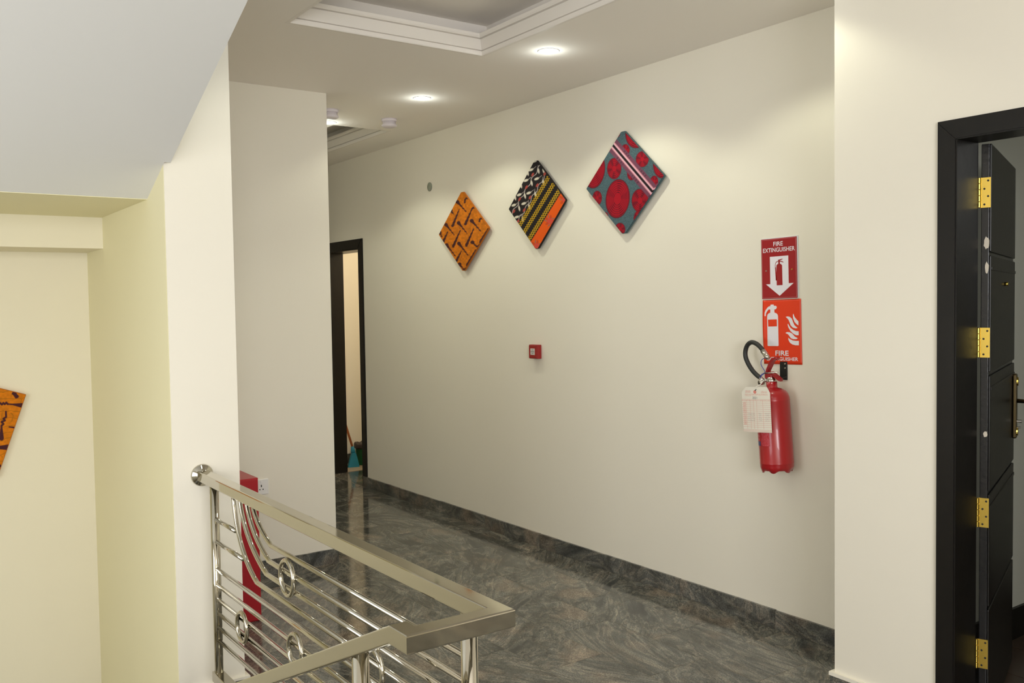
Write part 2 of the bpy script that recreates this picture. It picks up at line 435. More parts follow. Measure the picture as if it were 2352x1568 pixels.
js = [-6.5, -5.877, -5.254, -4.627, -4.006, -3.397, -2.78]
skirting('baseboard_back', [((DX1 + 0.01, W), (XR, W), (0, -1), [j - DX1 - 0.01 for j in js]), ((-9.0, W), (DX0 - 0.08, W), (0, -1), [0.5])], 'dark granite skirting along the corridor wall')
skirting('baseboard_pier', [((PX, PY), (PX, CY1), (1, 0), [0.33, 0.94]), ((-9.0, PY), (PX, PY), (0, 1), [0.61 * k for k in range(1, 6)])], 'dark granite skirting under the pier')
pb = skirting('baseboard_pillar', [((CX, 1.0), (CX, CY1 + 0.013), (1, 0), []), ((CX, CY1), (PX, CY1), (0, 1), [0.6, 1.2])], 'granite skirting at the foot of the handrail pillar', h=0.082)
obj('paint_ledge', boxes((CX, CX + 0.016, 1.0, CY1 + 0.016, 0.084, 0.094), (CX - 0.5, CX, CY1, CY1 + 0.016, 0.084, 0.094)), 'cream_paint', pb)
rb = skirting('baseboard_right', [((XR, YR), (RX0 - 0.07, YR), (0, -1), []), ((XR, 3.19), (XR, YR - 0.013), (-1, 0), []), ((RX1 + 0.07, YR), (BX, YR), (0, -1), [0.61, 1.22, 1.83])], 'paint splashed granite skirting under the bright right wall', h=0.082)
obj('paint_ledge', boxes((XR - 0.016, RX0 - 0.068, YR - 0.016, YR, 0.082, 0.096), (XR - 0.016, XR, YR, W, 0.082, 0.096)), 'cream_paint', rb)

# ------------------------------------------------------------------ room behind the right door
rf = struct('floor_room', boxes((-2.06, 1.2, 3.06, 6.2, -0.2, -0.006)), 'dark_hole', 'dark floor of the room behind the open door')
bmt = boxes((0, 0.594, 0, 0.294, -0.012, 0)); met = bpy.data.meshes.new('tile'); bmesh.ops.recalc_face_normals(bmt, faces=bmt.faces); bmt.to_mesh(met); bmt.free(); met.materials.append(MATS['room_wood_tile'])
for i in range(5):
    for j in range(9):
        o = bpy.data.objects.new('tile', met); o.location = (-2.06 + 0.6 * i, 3.2 + 0.3 * j, 0); COL.objects.link(o); o.parent = rf
struct('wall_room', boxes((-2.06, -2.055, 3.19, 6.2, 0, 2.8), (-2.06, 1.2, 6.2, 6.3, -0.1, 2.9), (1.2, 1.3, 3.19, 6.3, -0.1, 2.9)), 'room_wall', 'dim grey wall seen through the open black door')
struct('ceiling_room', boxes((-2.06, 1.3, 3.19, 6.3, 2.8, 2.9)), 'room_wall', 'ceiling of the dim room')
struct('baseboard_room', boxes((-2.055, -2.04, 3.2, 6.2, 0, 0.14)), 'black_wood', 'black skirting in the dim room')
L = bpy.data.lights.new('room_fill', 'POINT'); L.energy = 14; L.shadow_soft_size = 0.3  # added fill light, unseen, brightens the dim room
o = bpy.data.objects.new('room_fill', L); o.location = (0.2, 5.2, 2.3); COL.objects.link(o)

# far room
struct('floor_far_room', boxes((-8.3, DX0, 3.63, 5.6, -0.1, 0.004)), 'far_room_tile', 'light tan floor strip of the room at the end')
struct('floor_far_entry', boxes((DX0, -6.6, 3.63, 5.6, -0.1, 0.0)), 'granite_tile', 'granite floor just inside the far doorway')
struct('floor_sill', boxes((DX0, DX1, W - 0.01, 3.63, -0.1, 0.0)), 'granite_tile', 'granite sill of the far doorway')
struct('wall_far_room', boxes((-8.4, -8.28, 3.64, 5.6, -0.1, 2.9), (-6.6, -6.5, 3.64, 5.6, -0.1, 2.9), (-8.4, -6.5, 5.6, 5.7, -0.1, 2.9)), 'cream_paint', 'warm lit wall seen through the far doorway')
struct('ceiling_far_room', boxes((-8.4, -6.5, 3.64, 5.7, 2.8, 2.9)), 'white_paint', 'ceiling of the far room')
struct('baseboard_far_room', boxes((-8.28, -8.265, 3.64, 5.6, 0, 0.1)), 'granite_skirting', 'dark skirting in the far room')
L = bpy.data.lights.new('far_room_fill', 'POINT'); L.energy = 24; L.shadow_soft_size = 0.12; L.color = (1.0, 0.84, 0.60)  # unseen warm point light added to light the far room
o = bpy.data.objects.new('far_room_fill', L); o.location = (-7.2, 4.6, 2.3); COL.objects.link(o)

# ------------------------------------------------------------------ doors
def architrave(name, X0, X1, Z, yf, w, d, m, parent):
    """mitred face frame proud of the wall by d, width w, around opening X0..X1, height Z"""
    for nm, poly in (('architrave', [(X0 - w, 0), (X0, 0), (X0, Z), (X0 - w, Z + w)]), ('architrave', [(X1, 0), (X1 + w, 0), (X1 + w, Z + w), (X1, Z)]),
                     ('architrave', [(X0 - w, Z + w), (X0, Z), (X1, Z), (X1 + w, Z + w)])):
        bm = bmesh.new()
        if nm and poly[0][1] == 0 and name == 'far': poly = [(x, max(z, 0.09)) for x, z in poly]
        g = 0.0008
        prism_y(bm, poly, yf - d, yf + 0.005)
        bmesh.ops.bevel(bm, geom=[e for e in bm.edges if all(v.co.y < yf - d + 1e-4 for v in e.verts)], offset=0.0025, segments=2, affect='EDGES')
        obj(nm, bm, m, parent)
d1 = empty('door_1', (0, 0, 0)); tag(d1, 'open black wooden door with brass hinges on the right', 'door', None, 'structure')
architrave('near', RX0, RX1, RZ, YR, 0.066, 0.014, 'black_wood', d1)
obj('jamb', boxes((RX0 - 0.001, RX0 + 0.003, YR - 0.011, 3.176, 0, RZ)), 'black_wood', d1)
obj('jamb', boxes((RX1 - 0.003, RX1 + 0.001, YR - 0.011, 3.176, 0, RZ)), 'black_wood', d1)
obj('head_jamb', boxes((RX0 - 0.001, RX1 + 0.001, YR - 0.011, 3.176, RZ - 0.003, RZ + 0.001)), 'black_wood', d1)
# leaf: local x along leaf width, y = thickness (0..0.04 towards the +x side of the world), hinged past square
LA = 0.358
leaf = bpy.data.objects.new('door_leaf', None)
LW, LT, LZ0, LZ1 = 0.76, 0.032, 0.012, 2.080
# columns of the leaf frame: local x -> world (-sin, cos), local -y -> world (cos, sin)
def leafM():
    return Matrix(((-math.sin(LA), -math.cos(LA), 0, -1.676), (math.cos(LA), -math.sin(LA), 0, 3.195), (0, 0, 1, 0), (0, 0, 0, 1)))
bm = bbox(0, LW, -LT + 0.007, 0, LZ0, LZ1, 0.002)
leaf = obj('door_leaf', bm, 'black_gloss', d1); leaf.matrix_local = leafM()
cuts = [LZ0 - 0.006, 0.45, 0.86, 1.28, 1.70, LZ1 + 0.006]
for k, (a, b) in enumerate(zip(cuts, cuts[1:])):
    bm = bbox(0.0, LW, -LT, -LT + 0.0075, a + 0.006, b - 0.006, 0.0035)
    obj('door_panel', bm, 'black_wood', leaf)
    if k in (1, 2, 3):
        for zz in (b - 0.045,):
            obj('door_moulding', bbox(0.004, LW - 0.004, -LT - 0.003, -LT + 0.002, zz - 0.012, zz, 0.0015), 'black_wood', leaf)
def hinge(z):
    bm = bmesh.new()
    # plate on leaf edge (plane x=0 facing -x local), knuckle at y=+0.006
    box(bm, -0.0025, 0.0, -0.030, 0.0, z - 0.052, z + 0.052)
    # second plate on the jamb
    box(bm, -0.0045, -0.003, 0.0, 0.004, z - 0.052, z + 0.052)
    for k in range(5):
        lathe(bm, [(0.0058, z - 0.052 + k * 0.0208 + 0.0005), (0.0065, z - 0.052 + k * 0.0208 + 0.0015), (0.0065, z - 0.052 + (k + 1) * 0.0208 - 0.0015), (0.0058, z - 0.052 + (k + 1) * 0.0208 - 0.0005)], 14, (-0.006, 0.006, 0))
    for k, dz in enumerate((0.041, 0.013, -0.013, -0.041)):
        lathe(bm, [(0.0036, -0.0031), (0.0036, -0.0024)], 10, (0, -0.010 - (0.0115 if k % 2 == 0 else 0.0), z + dz), 'X', mi=1)
    tag(obj('hinge', bm, ['brass', 'dark_hole'], leaf), 'polished brass butt hinge')
for z in (1.912, 1.39, 0.79, 0.285): hinge(z)
def blob(name, pts, thick, m, parent):
    bm = bmesh.new()
    A = [bm.verts.new((-0.0006, y, z)) for y, z in pts]; B = [bm.verts.new((0.001, y, z)) for y, z in pts]
    bm.faces.new(A); bm.faces.new(B[::-1])
    for i in range(len(pts)):
        j = (i + 1) % len(pts); bm.faces.new((A[i], A[j], B[j], B[i]))
    return obj(name, bm, m, parent)
rng = random.Random(3)
for (yy, z, ry, rz) in ((-0.017, 1.737, 0.009, 0.022), (-0.019, 1.652, 0.006, 0.019), (-0.018, 1.068, 0.007, 0.011)):
    pts = [(yy + ry * math.cos(a) * rng.uniform(.7, 1.15), z + rz * math.sin(a) * rng.uniform(.8, 1.15)) for a in [2 * math.pi * i / 14 for i in range(14)]]
    tag(blob('paint_chip', pts, 0, 'plaster_chip', leaf), 'bare patch of chipped paint')
# peephole, handle plate and lever on the visible face (local y = -LT)
bm = bmesh.new(); lathe(bm, [(0.008, -LT - 0.0125), (0.007, -LT - 0.006), (0.007, -LT)], 14, (0.40, 0, 1.598), 'Y'); obj('peephole', bm, 'brass', leaf, True)
hx = LW - 0.055
hb = obj('handle_plate', bbox(hx - 0.021, hx + 0.021, -LT - 0.017, -LT, 0.965, 1.232, 0.006), 'bronze', leaf)
bm = bmesh.new(); lathe(bm, [(0.017, -LT - 0.021), (0.019, -LT - 0.015)], 16, (hx, 0, 1.2), 'Y'); lathe(bm, [(0.017, -LT - 0.021), (0.019, -LT - 0.015)], 16, (hx, 0, 0.993), 'Y'); obj('handle_cap', bm, 'brass', leaf)
bm = bmesh.new(); tube(bm, [(hx, -LT - 0.01, 1.12), (hx, -LT - 0.055, 1.118), (hx - 0.02, -LT - 0.066, 1.117), (hx - 0.11, -LT - 0.066, 1.112)], [0.009, 0.008, 0.0085, 0.007], 12)
obj('lever_handle', bm, 'bronze', leaf, True)
bm = bmesh.new(); tube(bm, [(hx, -LT - 0.01, 1.035), (hx, -LT - 0.034, 1.035)], 0.007, 12); tube(bm, [(hx, -LT - 0.01, 1.01), (hx, -LT - 0.03, 1.01)], 0.004, 10); obj('key_cylinder', bm, 'chrome', leaf)

d2 = empty('door_2', (0, 0, 0)); tag(d2, 'black framed doorway at the far end of the corridor', 'door', None, 'structure')
architrave('far', DX0, DX1, DZ, W, 0.078, 0.012, 'black_wood', d2)
obj('jamb', boxes((DX0 - 0.001, DX0 + 0.012, W - 0.005, 3.645, 0, DZ)), 'black_wood', d2)
obj('jamb', boxes((DX1 - 0.012, DX1 + 0.001, W - 0.005, 3.645, 0, DZ)), 'black_wood', d2)
obj('head_jamb', boxes((DX0, DX1, W - 0.005, 3.645, DZ - 0.012, DZ + 0.001)), 'black_wood', d2)

# ------------------------------------------------------------------ downlights and detectors
def downlight(x, y, label, power, z=H):
    r = empty('downlight', (x, y, z)); tag(r, label, 'ceiling light', 'recessed corridor downlights')
    bm = bmesh.new(); lathe(bm, [(0.043, 0.001), (0.043, -0.002), (0.053, -0.003), (0.056, -0.001), (0.056, 0.001)], 32); obj('trim_ring', bm, 'plastic_white', r, True)
    bm = bmesh.new(); lathe(bm, [(0.0005, -0.010), (0.018, -0.009), (0.034, -0.006), (0.042, -0.003), (0.044, 0.001)], 32); obj('diffuser', bm, 'lamp_white', r)
    Ls = bpy.data.lights.new('downlight_beam', 'SPOT'); Ls.energy = power; Ls.spot_size = math.radians(132); Ls.spot_blend = 0.32; Ls.shadow_soft_size = 0.045; Ls.color = (0.99, 1.0, 0.80)
    lo = bpy.data.objects.new('downlight_beam', Ls); lo.location = (0, 0, -0.012); COL.objects.link(lo); lo.parent = r
    Lp = bpy.data.lights.new('downlight_spill', 'POINT'); Lp.energy = power * 0.022; Lp.shadow_soft_size = 0.03; Lp.color = (0.93, 1.0, 0.95)
    lp = bpy.data.objects.new('downlight_spill', Lp); lp.location = (0, 0, -0.06); COL.objects.link(lp); lp.parent = r
    return r
DP = 25
downlight(-3.685, 2.853, 'round lit downlight nearest the camera, beside the ceiling tray', DP)
downlight(-4.93, 2.835, 'round lit downlight between the near tray and the smoke detector', DP)
downlight(-5.91, 2.655, 'round lit downlight half hidden by the pier edge', DP)
downlight(-2.44, 2.86, 'added round downlight above the fire extinguisher, out of view', DP * 0.7)  # unseen lamp added to continue the row
downlight(-2.9, 1.28, 'added round downlight between the stair flight and the near tray, out of view', DP * 0.3)  # added lamp, unseen, brightens the pillar and pier
downlight(-1.5, 1.28, 'added round downlight above the railing corner, out of view', DP * 0.35)  # added lamp, unseen, for floor light and rail highlights
downlight(-7.3, 2.45, 'added round downlight deep in the corridor, out of view', DP * 0.35)  # extra unseen lamp added in the hidden part of the corridor

def detector(x, y, label):
    r = empty('smoke_detector', (x, y, H)); tag(r, label, 'smoke detector', 'ceiling smoke detectors')
    bm = bmesh.new(); lathe(bm, [(0.052, 0.0), (0.052, -0.012), (0.047, -0.018)], 32); obj('base', bm, 'detector_white', r, True)
    bm = bmesh.new(); lathe(bm, [(0.045, -0.018), (0.045, -0.034), (0.052, -0.040), (0.052, -0.047), (0.040, -0.055), (0.0001, -0.057)], 32); obj('sensor_head', bm, 'detector_white', r, True)
detector(-5.60, 2.96, 'white smoke detector on the ceiling before the far tray')
detector(-5.53, 2.50, 'pale smoke detector partly hidden behind the pier corner')

# ------------------------------------------------------------------ fabric squares
def smooth(d, w): return np.clip(0.5 - d / w, 0, 1)
def value_noise(x, y, seed):
    r = np.random.RandomState(seed).rand(64, 64)
    xi, yi = np.floor(x).astype(int), np.floor(y).astype(int); fx, fy = x - xi, y - yi
    fx, fy = fx * fx * (3 - 2 * fx), fy * fy * (3 - 2 * fy)
    g = lambda a, b: r[a % 64, b % 64]
    return (g(xi, yi) * (1 - fx) + g(xi + 1, yi) * fx) * (1 - fy) + (g(xi, yi + 1) * (1 - fx) + g(xi + 1, yi + 1) * fx) * fy
def capsule(x, y, p, q, r0, r1):
    dx, dy = q[0] - p[0], q[1] - p[1]; L2 = dx * dx + dy * dy
    t_ = np.clip(((x - p[0]) * dx + (y - p[1]) * dy) / L2, 0, 1)
    return np.hypot(x - p[0] - t_ * dx, y - p[1] - t_ * dy) - (r0 + (r1 - r0) * t_)
def ell(x, y, c, a, b, ang):
    ca, sa = math.cos(ang), math.sin(ang); u = (x - c[0]) * ca + (y - c[1]) * sa; v = -(x - c[0]) * sa + (y - c[1]) * ca
    return (np.hypot(u / a, v / b) - 1) * min(a, b)
def lay_col(C, mask, col): return C * (1 - mask[..., None]) + np.array(col, float) * mask[..., None]

def art_teal(x, y):
    n = np.random.RandomState(1).rand(*x.shape)
    C = np.array([70, 92, 98.]) * np.ones(x.shape + (3,)) * (0.78 + 0.5 * n)[..., None]
    big = [((500, 1015), 172, 268), ((145, 615), 165, 262), ((770, 105), 172, 225), ((1110, 525), 128, 205)]
    sm = [((445, 600), 102, 145), ((815, 1030), 114, 156), ((200, 1012), 70, 100), ((545, 1430), 72, 84), ((835, 480), 86, 105), ((600, 352), 60, 78), ((1000, 772), 50, 72), ((690, 672), 58, 86), ((490, 100), 34, 68), ((800, 1275), 66, 110), ((330, 1270), 40, 60)]
    for k, (c, a, b) in enumerate(big + sm):
        sh = -0.10 if k < len(big) else 0
        u = (x - c[0]) / a - sh * (y - c[1]) / b; v = (y - c[1]) / b
        rr = np.hypot(u, v); th = np.arctan2(v, u)
        C = lay_col(C, smooth((rr - 1) * a, 12), (88, 10, 24))
        C = lay_col(C, smooth((rr - 0.95) * a, 12), (164, 8, 30))
        nr = 9 if k < len(big) else 6
        ring = np.clip(np.cos(rr * nr * 2 * np.pi) * 1.3 - 0.1, 0, 1) * (rr > 0.30) * (rr < 0.95)
        wedge = np.clip(np.cos(th * 5 + 1.2 + k) * 1.5 - 0.1, 0.12, 1)
        C = lay_col(C, ring * (0.35 + .6 * wedge), (58, 6, 28))
        if k >= len(big): C = lay_col(C, np.clip(np.cos(th * 5 + k) * 2 - .6, 0, 1) * (rr > .35) * (rr < .93) * .5, (80, 8, 30))
    # stripe with a bend at its lower end
    ux, uy = 575 / 868, 650 / 868
    s = (x - 400) * ux + (y - 255) * uy; d = (x - 400) * uy - (y - 255) * ux
    d2 = -(y - 902) * 0.95 - (x - 975) * 0.12
    use2 = (s > 868 - 0.35 * d)
    d = np.where(use2, d2, d)
    C = lay_col(C, smooth(np.abs(d) - 92, 10), (112, 66, 86))
    tick = (np.abs(np.abs(d) - 66) < 16) * (np.mod(s, 330) > 200) * (np.mod(s, 40) < 22)
    C = lay_col(C, tick * 0.5, (70, 36, 52))
    C = lay_col(C, smooth(np.abs(d) - 44, 8), (222, 172, 186))
    C = lay_col(C, smooth(np.abs(np.abs(d) - 40) - 4, 6) * .6, (190, 90, 96))
    C = lay_col(C, smooth(np.abs(d) - 15, 8), (30, 18, 22))
    return C

def art_vine(x, y):
    C = np.array([26, 20, 22.]) * np.ones(x.shape + (3,))
    d = .845 * x + .535 * y; s = .535 * x - .845 * y
    for k, dv in enumerate((598, 746)):
        wob = 14 * np.sin(s / 105 * np.pi + k)
        C = lay_col(C, smooth(np.abs(d - dv - wob) - 6, 8) * (d < 790), (186, 176, 170))
    A = [(455, 230), (365, 402), (240, 640), (140, 815), (545, 368), (405, 600), (315, 775), (185, 1005), (525, 88)]
    B = [(580, 242), (400, 282), (460, 440), (280, 488), (340, 652), (170, 690), (235, 860), (650, 420), (515, 615), (405, 822), (290, 1025), (660, 232)]
    for c in A:
        C = lay_col(C, smooth(ell(x, y, c, 46, 20, -0.42), 10), (214, 206, 188))
        C = lay_col(C, smooth(capsule(x, y, (c[0] + 40, c[1] - 20), (c[0] + 85, c[1] - 55), 5, 4), 6), (170, 160, 155))
    for c in B:
        C = lay_col(C, smooth(ell(x, y, c, 17, 46, -0.15), 10), (210, 202, 186))
        C = lay_col(C, smooth(capsule(x, y, (c[0] - 8, c[1] - 45), (c[0] - 5, c[1] - 85), 5, 4), 6), (170, 160, 155))
    for c in [(480, 305), (370, 510), (245, 710), (140, 915), (680, 285), (550, 470), (425, 670), (318, 880), (205, 1070)]:
        C = lay_col(C, smooth(ell(x, y, c, 36, 17, -1.0), 8), (168, 70, 62))
    for k, dc in enumerate((804, 921, 1042)):
        e = d - dc; P = 84.
        C = lay_col(C, smooth(np.abs(e) - 40, 8), (24, 18, 20)) if k else C
        for ph in (0, np.pi):
            C = lay_col(C, smooth(np.abs(e - 22 * np.sin(s / P * 2 * np.pi + ph + k)) - 11, 8), (196, 156, 22))
            C = lay_col(C, smooth(np.abs(e - 22 * np.sin(s / P * 2 * np.pi + ph + k)) - 2.5, 5) * .45, (120, 90, 14))
    C = lay_col(C, smooth(1084 - d, 10), (226, 88, 8))
    for c in [(740, 1012), (515, 1430), (985, 665)]:
        th = np.arctan2(y - c[1], x - c[0]); r = np.hypot(x - c[0], y - c[1])
        C = lay_col(C, smooth(r - 58 - 38 * np.cos(5 * th + .6), 16) * (d > 1084), (196, 70, 28))
        C = lay_col(C, smooth(r - 44, 12) * (d > 1084), (206, 74, 60))
        for a in range(5):
            aa = a * 2 * math.pi / 5 + .5
            C = lay_col(C, smooth(capsule(x, y, (c[0] + 60 * math.cos(aa), c[1] + 60 * math.sin(aa)), (c[0] + 98 * math.cos(aa + .25), c[1] + 98 * math.sin(aa + .25)), 9, 3), 6) * (d > 1080) * .9, (126, 104, 110))
    return C

def crackle(x, y, seed, sc):
    n = value_noise(x / sc, y / sc, seed) + .5 * value_noise(x / sc * 2.1, y / sc * 2.1, seed + 1)
    return smooth(np.abs(np.mod(n * 5, 1) - .5) - .07, .1)
def art_horn(x, y):
    base = np.array([200, 112, 8.]) * np.ones(x.shape + (3,))
    n = value_noise(x / 30, y / 30, 5)
    C = base * (0.88 + .22 * n)[..., None]
    C = lay_col(C, crackle(x, y, 9, 60) * .38, (110, 62, 8))
    dk = (62, 26, 28)
    DOWN = [((450, 262), (600, 450)), ((215, 640), (360, 830)), ((455, 630), (600, 825)), ((695, 618), (850, 815)), ((210, 1000), (365, 1205)), ((445, 990), (600, 1200)), ((692, 985), (760, 1060)), ((440, 1352), (505, 1440)), ((320, 400), (370, 470)), ((85, 770), (125, 850))]
    UP = [((340, 672), (475, 400)), ((580, 660), (710, 415)), ((335, 1030), (480, 765)), ((580, 1030), (725, 755)), ((150, 930), (240, 770)), ((370, 1310), (480, 1130)), ((580, 1372), (740, 1120)), ((835, 985), (970, 780))]
    for p, q in DOWN:
        C = lay_col(C, smooth(np.hypot((x - p[0]) / 1.1, y - p[1]) - 30, 10), dk)
        m = (p[0] + .35 * (q[0] - p[0]), p[1] + .35 * (q[1] - p[1]))
        C = lay_col(C, smooth(capsule(x, y, p, m, 28, 11), 10), dk); C = lay_col(C, smooth(capsule(x, y, m, q, 13, 7) + 4 * np.sin(y / 8), 10), dk)
    for p, q in UP:
        C = lay_col(C, smooth(capsule(x, y, p, q, 24, 8) + 3 * np.sin(y / 9), 10), dk)
    for P in ([(585, 290), (590, 245), (615, 222), (655, 232)], [(830, 640), (838, 608), (865, 592), (895, 605)], [(760, 1060), (790, 1058), (805, 1040)], [(505, 1440), (535, 1442), (552, 1425)], [(710, 415), (730, 400), (750, 405)]):
        for p, q in zip(P, P[1:]): C = lay_col(C, smooth(capsule(x, y, p, q, 15, 12), 10), dk)
    return C

def art_left(x, y):
    """coordinates: pixels of the enlarged detail, 7.46 per image pixel"""
    C = np.array([204, 116, 2.]) * np.ones(x.shape + (3,)) * (0.92 + .14 * value_noise(x / 40, y / 40, 3))[..., None]
    w1 = y + 70 * value_noise(x / 150, y / 240, 21) + 26 * value_noise(x / 45, y / 60, 4)
    ln = smooth(np.abs(np.mod(w1 / 118, 1) - .5) * 118 - 4.5, 7)
    w2 = x + 110 * value_noise(x / 120, y / 70, 8)
    ln = np.maximum(ln, smooth(np.abs(np.mod(w2 / 150, 1) - .5) * 150 - 4, 7) * (value_noise(x / 70, y / 110, 12) > .55))
    C = lay_col(C, ln * .6, (112, 78, 4))
    dk = (66, 28, 34)
    for (p, q, a, b) in [((395, 385), (230, 362), 46, 16), ((230, 362), (120, 350), 14, 10), ((22, 935), (18, 720), 40, 12), ((130, 1095), (-60, 1090), 48, 22), ((245, 760), (150, 745), 16, 10), ((215, 170), (285, 225), 26, 26), ((235, 160), (265, 230), 32, 28), ((-200, 720), (-120, 480), 40, 12), ((-240, 330), (-70, 480), 44, 12), ((-120, 1300), (40, 1440), 42, 12), ((-300, 1050), (-180, 1220), 42, 12)]:
        C = lay_col(C, smooth(capsule(x, y, p, q, a, b), 12), dk)
    for P in ([(120, 350), (95, 325), (70, 350), (45, 330), (20, 355), (-15, 325)], [(18, 720), (50, 690), (20, 655), (75, 630), (50, 600), (95, 570), (90, 480)]):
        for p, q in zip(P, P[1:]): C = lay_col(C, smooth(capsule(x, y, p, q, 17, 15), 10), dk)
    return C

def art_panel(center, hw, hh, th, corners, fn, side, label, n=230, cutf=0.045):
    """diamond hung on the back wall; corners = T,R,B,L pixel corners used by fn"""
    cx, cz = center
    r = empty('fabric_square', (cx, W, cz)); tag(r, label, 'wall art', 'fabric covered squares')
    c, e = cutf, 0.012
    P8 = [(-c, 1 - c), (c, 1 - c), (1 - e, e), (1 - e, -e), (c, -1 + c), (-c, -1 + c), (-1 + e, -e), (-1 + e, e)]
    hw, hh = hw / (1 - e), hh / (1 - c)
    P8 = [(a * hw, b * hh) for a, b in P8]
    bm = bmesh.new(); prism_y(bm, P8, -th, -0.020)
    bmesh.ops.bevel(bm, geom=[e for e in bm.edges if all(v.co.y < -th + 1e-4 for v in e.verts)], offset=0.003, segments=2, affect='EDGES')
    obj('canvas', bm, side, r)
    obj('hanger', boxes((-hw * .4, hw * .4, -0.0205, -0.0005, hh * .1, hh * .25), (-hw * .4, hw * .4, -0.0205, -0.0005, -hh * .35, -hh * .2)), 'orange_wood', r)
    u = np.linspace(-1, 1, n); A, B = np.meshgrid(u, u, indexing='ij')
    x = (A + B) / 2; z = (B - A) / 2          # diamond coordinates
    T, R, Bt, Lf = [np.array(p, float) for p in corners]
    C0 = (T + R + Bt + Lf) / 4
    px = C0[0] + x * (R - Lf)[0] / 2 + z * (T - Bt)[0] / 2; py = C0[1] + x * (R - Lf)[1] / 2 + z * (T - Bt)[1] / 2
    P = np.stack([x * hw * .992, np.full_like(x, -th - 0.0006), z * hh * .992], -1)
    xm = (x[:-1, :-1] + x[1:, 1:]) / 2; zm = (z[:-1, :-1] + z[1:, 1:]) / 2
    ok = (np.abs(xm) < 1 - e) & (np.abs(zm) < 1 - c)
    o = grid_print('printed_cloth', P, fn(px, py), 'cloth_print', r, ok)
    return r
art_panel((-5.4435, 2.061), 0.3245, 0.2733, 0.034, [(540, 75), (985, 765), (500, 1490), (65, 805)], art_horn, 'cloth_orange', 'orange fabric square with dark horn shapes, leftmost of three on the corridor wall')
art_panel((-4.5855, 2.163), 0.2935, 0.2723, 0.034, [(520, 60), (1005, 665), (495, 1505), (60, 885)], art_vine, 'cloth_dark', 'black fabric square with leaf vines, yellow chains and an orange band')
art_panel((-3.7835, 2.2075), 0.3137, 0.279, 0.034, [(540, 70), (1140, 695), (580, 1515), (45, 885)], art_teal, 'cloth_teal', 'teal fabric square with red discs and a pink diagonal stripe')
# fourth square, on the stairwell end wall (faces +x), tilted
r = empty('fabric_square', (SX, 0.63, 1.145)); tag(r, 'tilted orange fabric square on the stairwell wall at the left edge', 'wall art', 'fabric covered squares')
SZ = 0.41; ang = math.atan2(0.037, 0.107)
e1 = np.array([-math.cos(ang), math.sin(ang)]); e2 = np.array([-math.sin(ang), -math.cos(ang)])   # (y,z): top edge to -y, side edge down
q = [np.array([0, 0]), e1 * SZ, (e1 + e2) * SZ, e2 * SZ]
bm = bmesh.new(); A = [bm.verts.new((0.001, a[0], a[1])) for a in q]; B = [bm.verts.new((0.03, a[0], a[1])) for a in q]
bm.faces.new(A); bm.faces.new(B[::-1])
for i in range(4): j = (i + 1) % 4; bm.faces.new((A[i], B[i], B[j], A[j]))
bmesh.ops.bevel(bm, geom=[e for e in bm.edges if all(v.co.x > 0.029 for v in e.verts)], offset=0.003, segments=2, affect='EDGES')
obj('canvas', bm, 'cloth_orange', r)
n = 300; u = np.linspace(0.006, 1 - .006, n); A, B = np.meshgrid(u, u, indexing='ij')
yy = (A * e1[0] + B * e2[0]) * SZ; zz = (A * e1[1] + B * e2[1]) * SZ
k1 = 430 / 0.107 / 1.0
# image detail: corner at (440,195); top edge goes to (0,80) over 0.113 m; side edge to (0,1500) over 0.381 m
px = 440 + A * SZ * (-440 / 0.113) + B * SZ * (-440 / 0.381); py = 195 + A * SZ * (-115 / 0.113) + B * SZ * (1305 / 0.381)
grid_print('printed_cloth', np.stack([np.full_like(yy, 0.0309), yy, zz], -1), art_left(px, py), 'cloth_print', r)

# ------------------------------------------------------------------ fire signs
def uvpoly(bm, poly, w, h, y, th=0.0006, mi=0):
    """poly of (u,v) with v down -> prism on sign face"""
    prism_y(bm, [((u - .5) * w, (.5 - v) * h) for u, v in poly], y - th, y, mi)
sw, sh = 0.200, 0.279
s1 = empty('fire_sign', (-2.756, W, 1.696)); tag(s1, 'dark red FIRE EXTINGUISHER sign with white down arrow', 'sign')
s1.rotation_euler = (0, math.radians(-1.0), 0)
obj('backing', bbox(-sw / 2 - 0.001, sw / 2 + 0.006, -0.004, -0.0005, -sh / 2 - 0.001, sh / 2 + 0.004, 0.001), 'acrylic_white', s1)
obj('plate', bbox(-sw / 2, sw / 2, -0.007, -0.004, -sh / 2, sh / 2, 0.0008), 'sign_red', s1)
bm = bmesh.new()
i_, w_ = 0.018, 0.006
for a in ((i_, 1 - i_, i_ * .7, i_ * .7 + w_ * .7), (i_, 1 - i_, 1 - i_ * .7 - w_ * .7, 1 - i_ * .7), (i_, i_ + w_, i_ * .7, 1 - i_ * .7), (1 - i_ - w_, 1 - i_, i_ * .7, 1 - i_ * .7)):
    uvpoly(bm, [(a[0], a[2]), (a[1], a[2]), (a[1], a[3]), (a[0], a[3])], sw, sh, -0.007, 0.0002)
mat('border_pink', lin(196, 130, 134), 0.4)
obj('border', bm, 'border_pink', s1)
bm = bmesh.new(); uvpoly(bm, [(.25, .30), (.77, .30), (.77, .755), (.905, .755), (.51, .955), (.125, .755), (.25, .755)], sw, sh, -0.007); obj('arrow', bm, 'print_white', s1)
Yp = -0.0077
bm = bmesh.new()
uvpoly(bm, [(.435, .455), (.45, .437), (.49, .425), (.54, .425), (.575, .437), (.595, .455), (.60, .78), (.435, .78), (.435, .69), (.42, .69)], sw, sh, Yp, .0004)
uvpoly(bm, [(.49, .375), (.535, .375), (.535, .43), (.49, .43)], sw, sh, Yp, .0004)
uvpoly(bm, [(.485, .36), (.61, .345), (.615, .353), (.53, .375), (.485, .38)], sw, sh, Yp, .0004)
uvpoly(bm, [(.53, .375), (.60, .385), (.635, .402), (.63, .41), (.59, .398), (.53, .39)], sw, sh, Yp, .0004)
